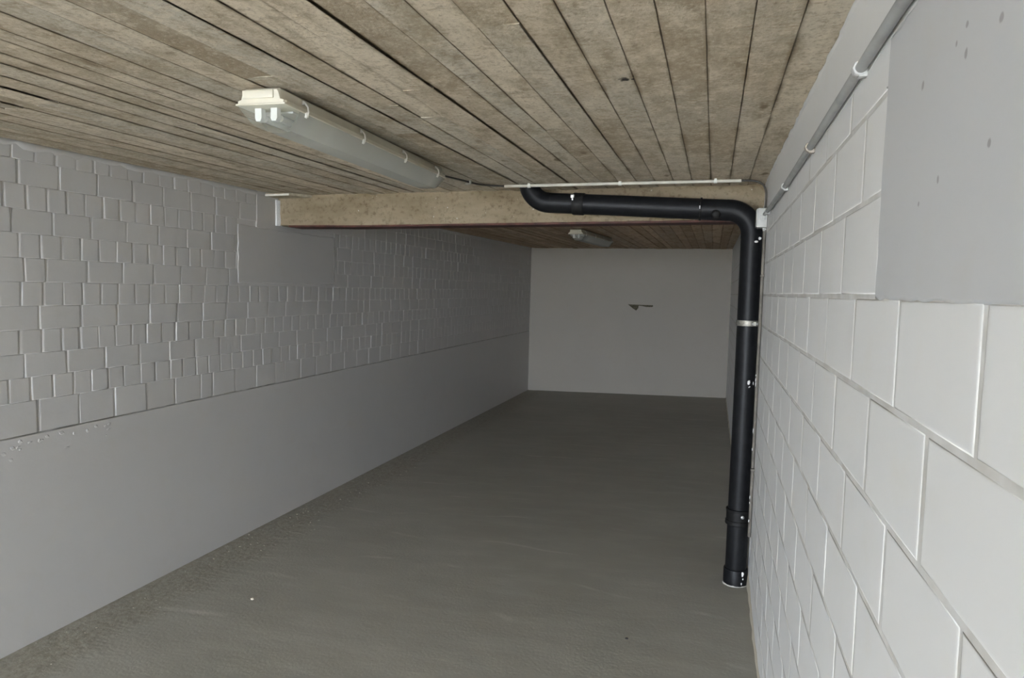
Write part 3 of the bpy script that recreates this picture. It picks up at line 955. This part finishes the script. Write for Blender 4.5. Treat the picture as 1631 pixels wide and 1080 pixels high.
def spline(pts, n=10):
    P = [Vector(p) for p in pts]; P = [P[0] * 2 - P[1]] + P + [P[-1] * 2 - P[-2]]
    out = []
    for i in range(1, len(P) - 2):
        for k in range(n):
            t = k / n
            a, b, c, d = P[i - 1], P[i], P[i + 1], P[i + 2]
            out.append(0.5 * ((2 * b) + (c - a) * t + (2 * a - 5 * b + 4 * c - d) * t * t + (3 * b - a - 3 * c + d) * t ** 3))
    out.append(P[-2]); return out
def tag(o, label, cat, group=None):
    o['label'] = label; o['category'] = cat
    if group: o['group'] = group
    return o
mb = MB().tube(spline([(0.12, CY(.13), cdz(.13)), (0.17, CY(.15), cdz(.16) - .001), (0.225, 4.55, 2.597), (0.262, 4.545, 2.575), (0.279, 4.54, 2.535), (0.281, 4.535, 2.48), (0.280, 4.53, 2.432)]), 0.0065, 10)
tag(mb.build('electric_cable', M_CABLE, smooth=0.9), 'dark cable bending from ceiling conduit down to the grey junction box', 'cable')
mb = MB().tube(spline([(-1.645, 4.02, 2.590), (-1.615, 4.30, 2.603), (-1.575, 4.50, 2.607), (-1.52, 4.575, 2.609), (-1.46, 4.59, 2.606), (-1.39, CY(-1.4), cdz(-1.4))]), 0.006, 10)
tag(mb.build('electric_cable', M_CABLE, smooth=0.9), 'short dark cable from the near lamp to the left end of the ivory conduit', 'cable')
mb = MB()
mb.box(-1.622, -1.585, 4.385, 4.410, ceil_z(-1.6, 4.4) - .026, ceil_z(-1.6, 4.4) - .0195, .002)
mb.box(-1.594, -1.585, 4.385, 4.410, ceil_z(-1.6, 4.4) - .026, ceil_z(-1.6, 4.4) + .0005, .002)
tag(mb.build('cable_clip', M_CLIP_W, smooth=0.6), 'single white cable clip on ceiling beyond the near lamp', 'clip')

# ------------------------------------------------------------------ wall conduit and junction box
wc = thing('cable_conduit', 'grey conduit running along the top of the right wall toward the camera', 'conduit', (XR - .014, 2.5, 2.385))
BO = wc.location
WX = XR - .0150
mb = MB().tube([(WX, -2.5, 2.392), (WX, 0.8, 2.392), (WX, 1.66, 2.389), (WX, 2.47, 2.384), (WX, 3.3, 2.380), (WX - .002, 4.1, 2.384), (WX - .004, 4.50, 2.392)], 0.0118, 18)
mb.build('conduit_tube', M_CONDUIT_G, wc, smooth=0.9, shift=BO)
for k, yy in enumerate((0.86, 1.664, 2.467, 3.295, 4.30)):
    zz = {0: 2.392, 1: 2.389, 2: 2.384, 3: 2.380, 4: 2.388}[k]
    mb = MB()
    mb.stepped((WX, yy - .012, zz), (0, 1, 0), [(0, .0115), (0, .0160), (.003, .0172), (.021, .0172), (.024, .0160), (.024, .0115)], 8)
    mb.box(WX - .004, XR - .0005, yy - .011, yy + .011, zz - .0185, zz + .0185, .003)
    mb.build('clip', M_CLIP_B if k == 2 else M_CLIP_G, wc, smooth=0.5, shift=BO)

jb = thing('junction_box', 'small light grey junction box on the right wall in front of the pipe', 'junction box', (XR - .02, 4.545, 2.37))
BO = jb.location
mb = MB().box(XR - .058, XR - .002, 4.492, 4.598, 2.312, 2.430, .006)
bx = mb.build('box_body', M_BOX, jb, smooth=0.5, shift=BO)
mb = MB().box(XR - .066, XR - .056, 4.496, 4.594, 2.316, 2.426, .004)
mb.build('lid', M_BOX, jb, smooth=0.5, shift=BO)
mb = MB()
mb.box(XR - .046, XR - .016, 4.486, 4.494, 2.355, 2.385, .003)
mb.build('knockout', M_BOX, bx, shift=BO)
for zz, d in ((2.428, 1), (2.314, -1)):
    mb = MB().stepped((XR - .016, 4.54, zz), (0, 0, d), [(0, .012), (.010, .012), (.011, .009), (.020, .008)], 14)
    mb.build('cable_gland', M_BOX, jb, smooth=0.6, shift=BO)

vc = thing('cable_conduit', 'thin brown grey conduit going down the right wall beside the drain pipe', 'conduit', (XR - .012, 4.56, 0.3))
BO = vc.location
mb = MB().tube([(XR - .0125, 4.545, 2.300), (XR - .0120, 4.55, 1.7), (XR - .0115, 4.56, 1.2), (XR - .0115, 4.57, 0.36)], 0.0095, 12)
vt = mb.build('conduit_tube', M_CONDUIT_B, vc, smooth=0.9, shift=BO)
mb = MB()
rng = random.Random(2)
for z in (1.37, 1.345, 1.40, 1.05, .93, .62, .585, .47):
    mb = MB().lump((XR - .020, 4.548 + rng.uniform(-.004, .004), z), .003, .004, rng.uniform(.006, .016), rng, 1, .3)
    o = mb.build('paint_splash', M_SPLASH, vt, shift=BO)
    o['label'] = 'white paint fleck on the conduit'
for z in (2.02, 0.80):
    mb = MB().box(XR - .024, XR - .0005, 4.534, 4.566, z - .008, z + .008, .003)
    mb.build('clip', M_CONDUIT_B, vc, shift=BO)

# ------------------------------------------------------------------ crumbs on the floor
rng = random.Random(17)
mb = MB()
for k in range(170):
    y = rng.uniform(2.3, 9.0)
    xx = left_x(y) + 0.02 + abs(rng.gauss(0.20, 0.14))
    s = rng.uniform(.0015, .0045) * (1.6 if rng.random() < .08 else 1)
    mb.lump((xx, y, floor_z(xx) + s * .25), s * 1.3, s * 1.2, s * .6, rng, 1, .35)
o = mb.build('grit', M_GRIT)
o['kind'] = 'stuff'; tag(o, 'crumbs of grit scattered on the floor along the left wall', 'grit')
for (xx, yy), s, mt, lab in (((-2.673, 3.564), .010, M_PEBBLE_L, 'pale pebble lying alone on the floor toward the left'),
                             ((-0.379, 3.723), .0075, M_PEBBLE_D, 'tiny dark pebble lying alone on the floor at the front')):
    mb = MB().lump((0, 0, s * .45), s * 1.3, s, s * .6, rng, 2, .15)
    o = mb.build('pebble', mt, smooth=True)
    o.location = (xx, yy, floor_z(xx))
    tag(o, lab, 'pebble')

SC.cycles.use_denoising = True
SC.cycles.max_bounces = 16
SC.cycles.diffuse_bounces = 10
SC.cycles.transparent_max_bounces = 16
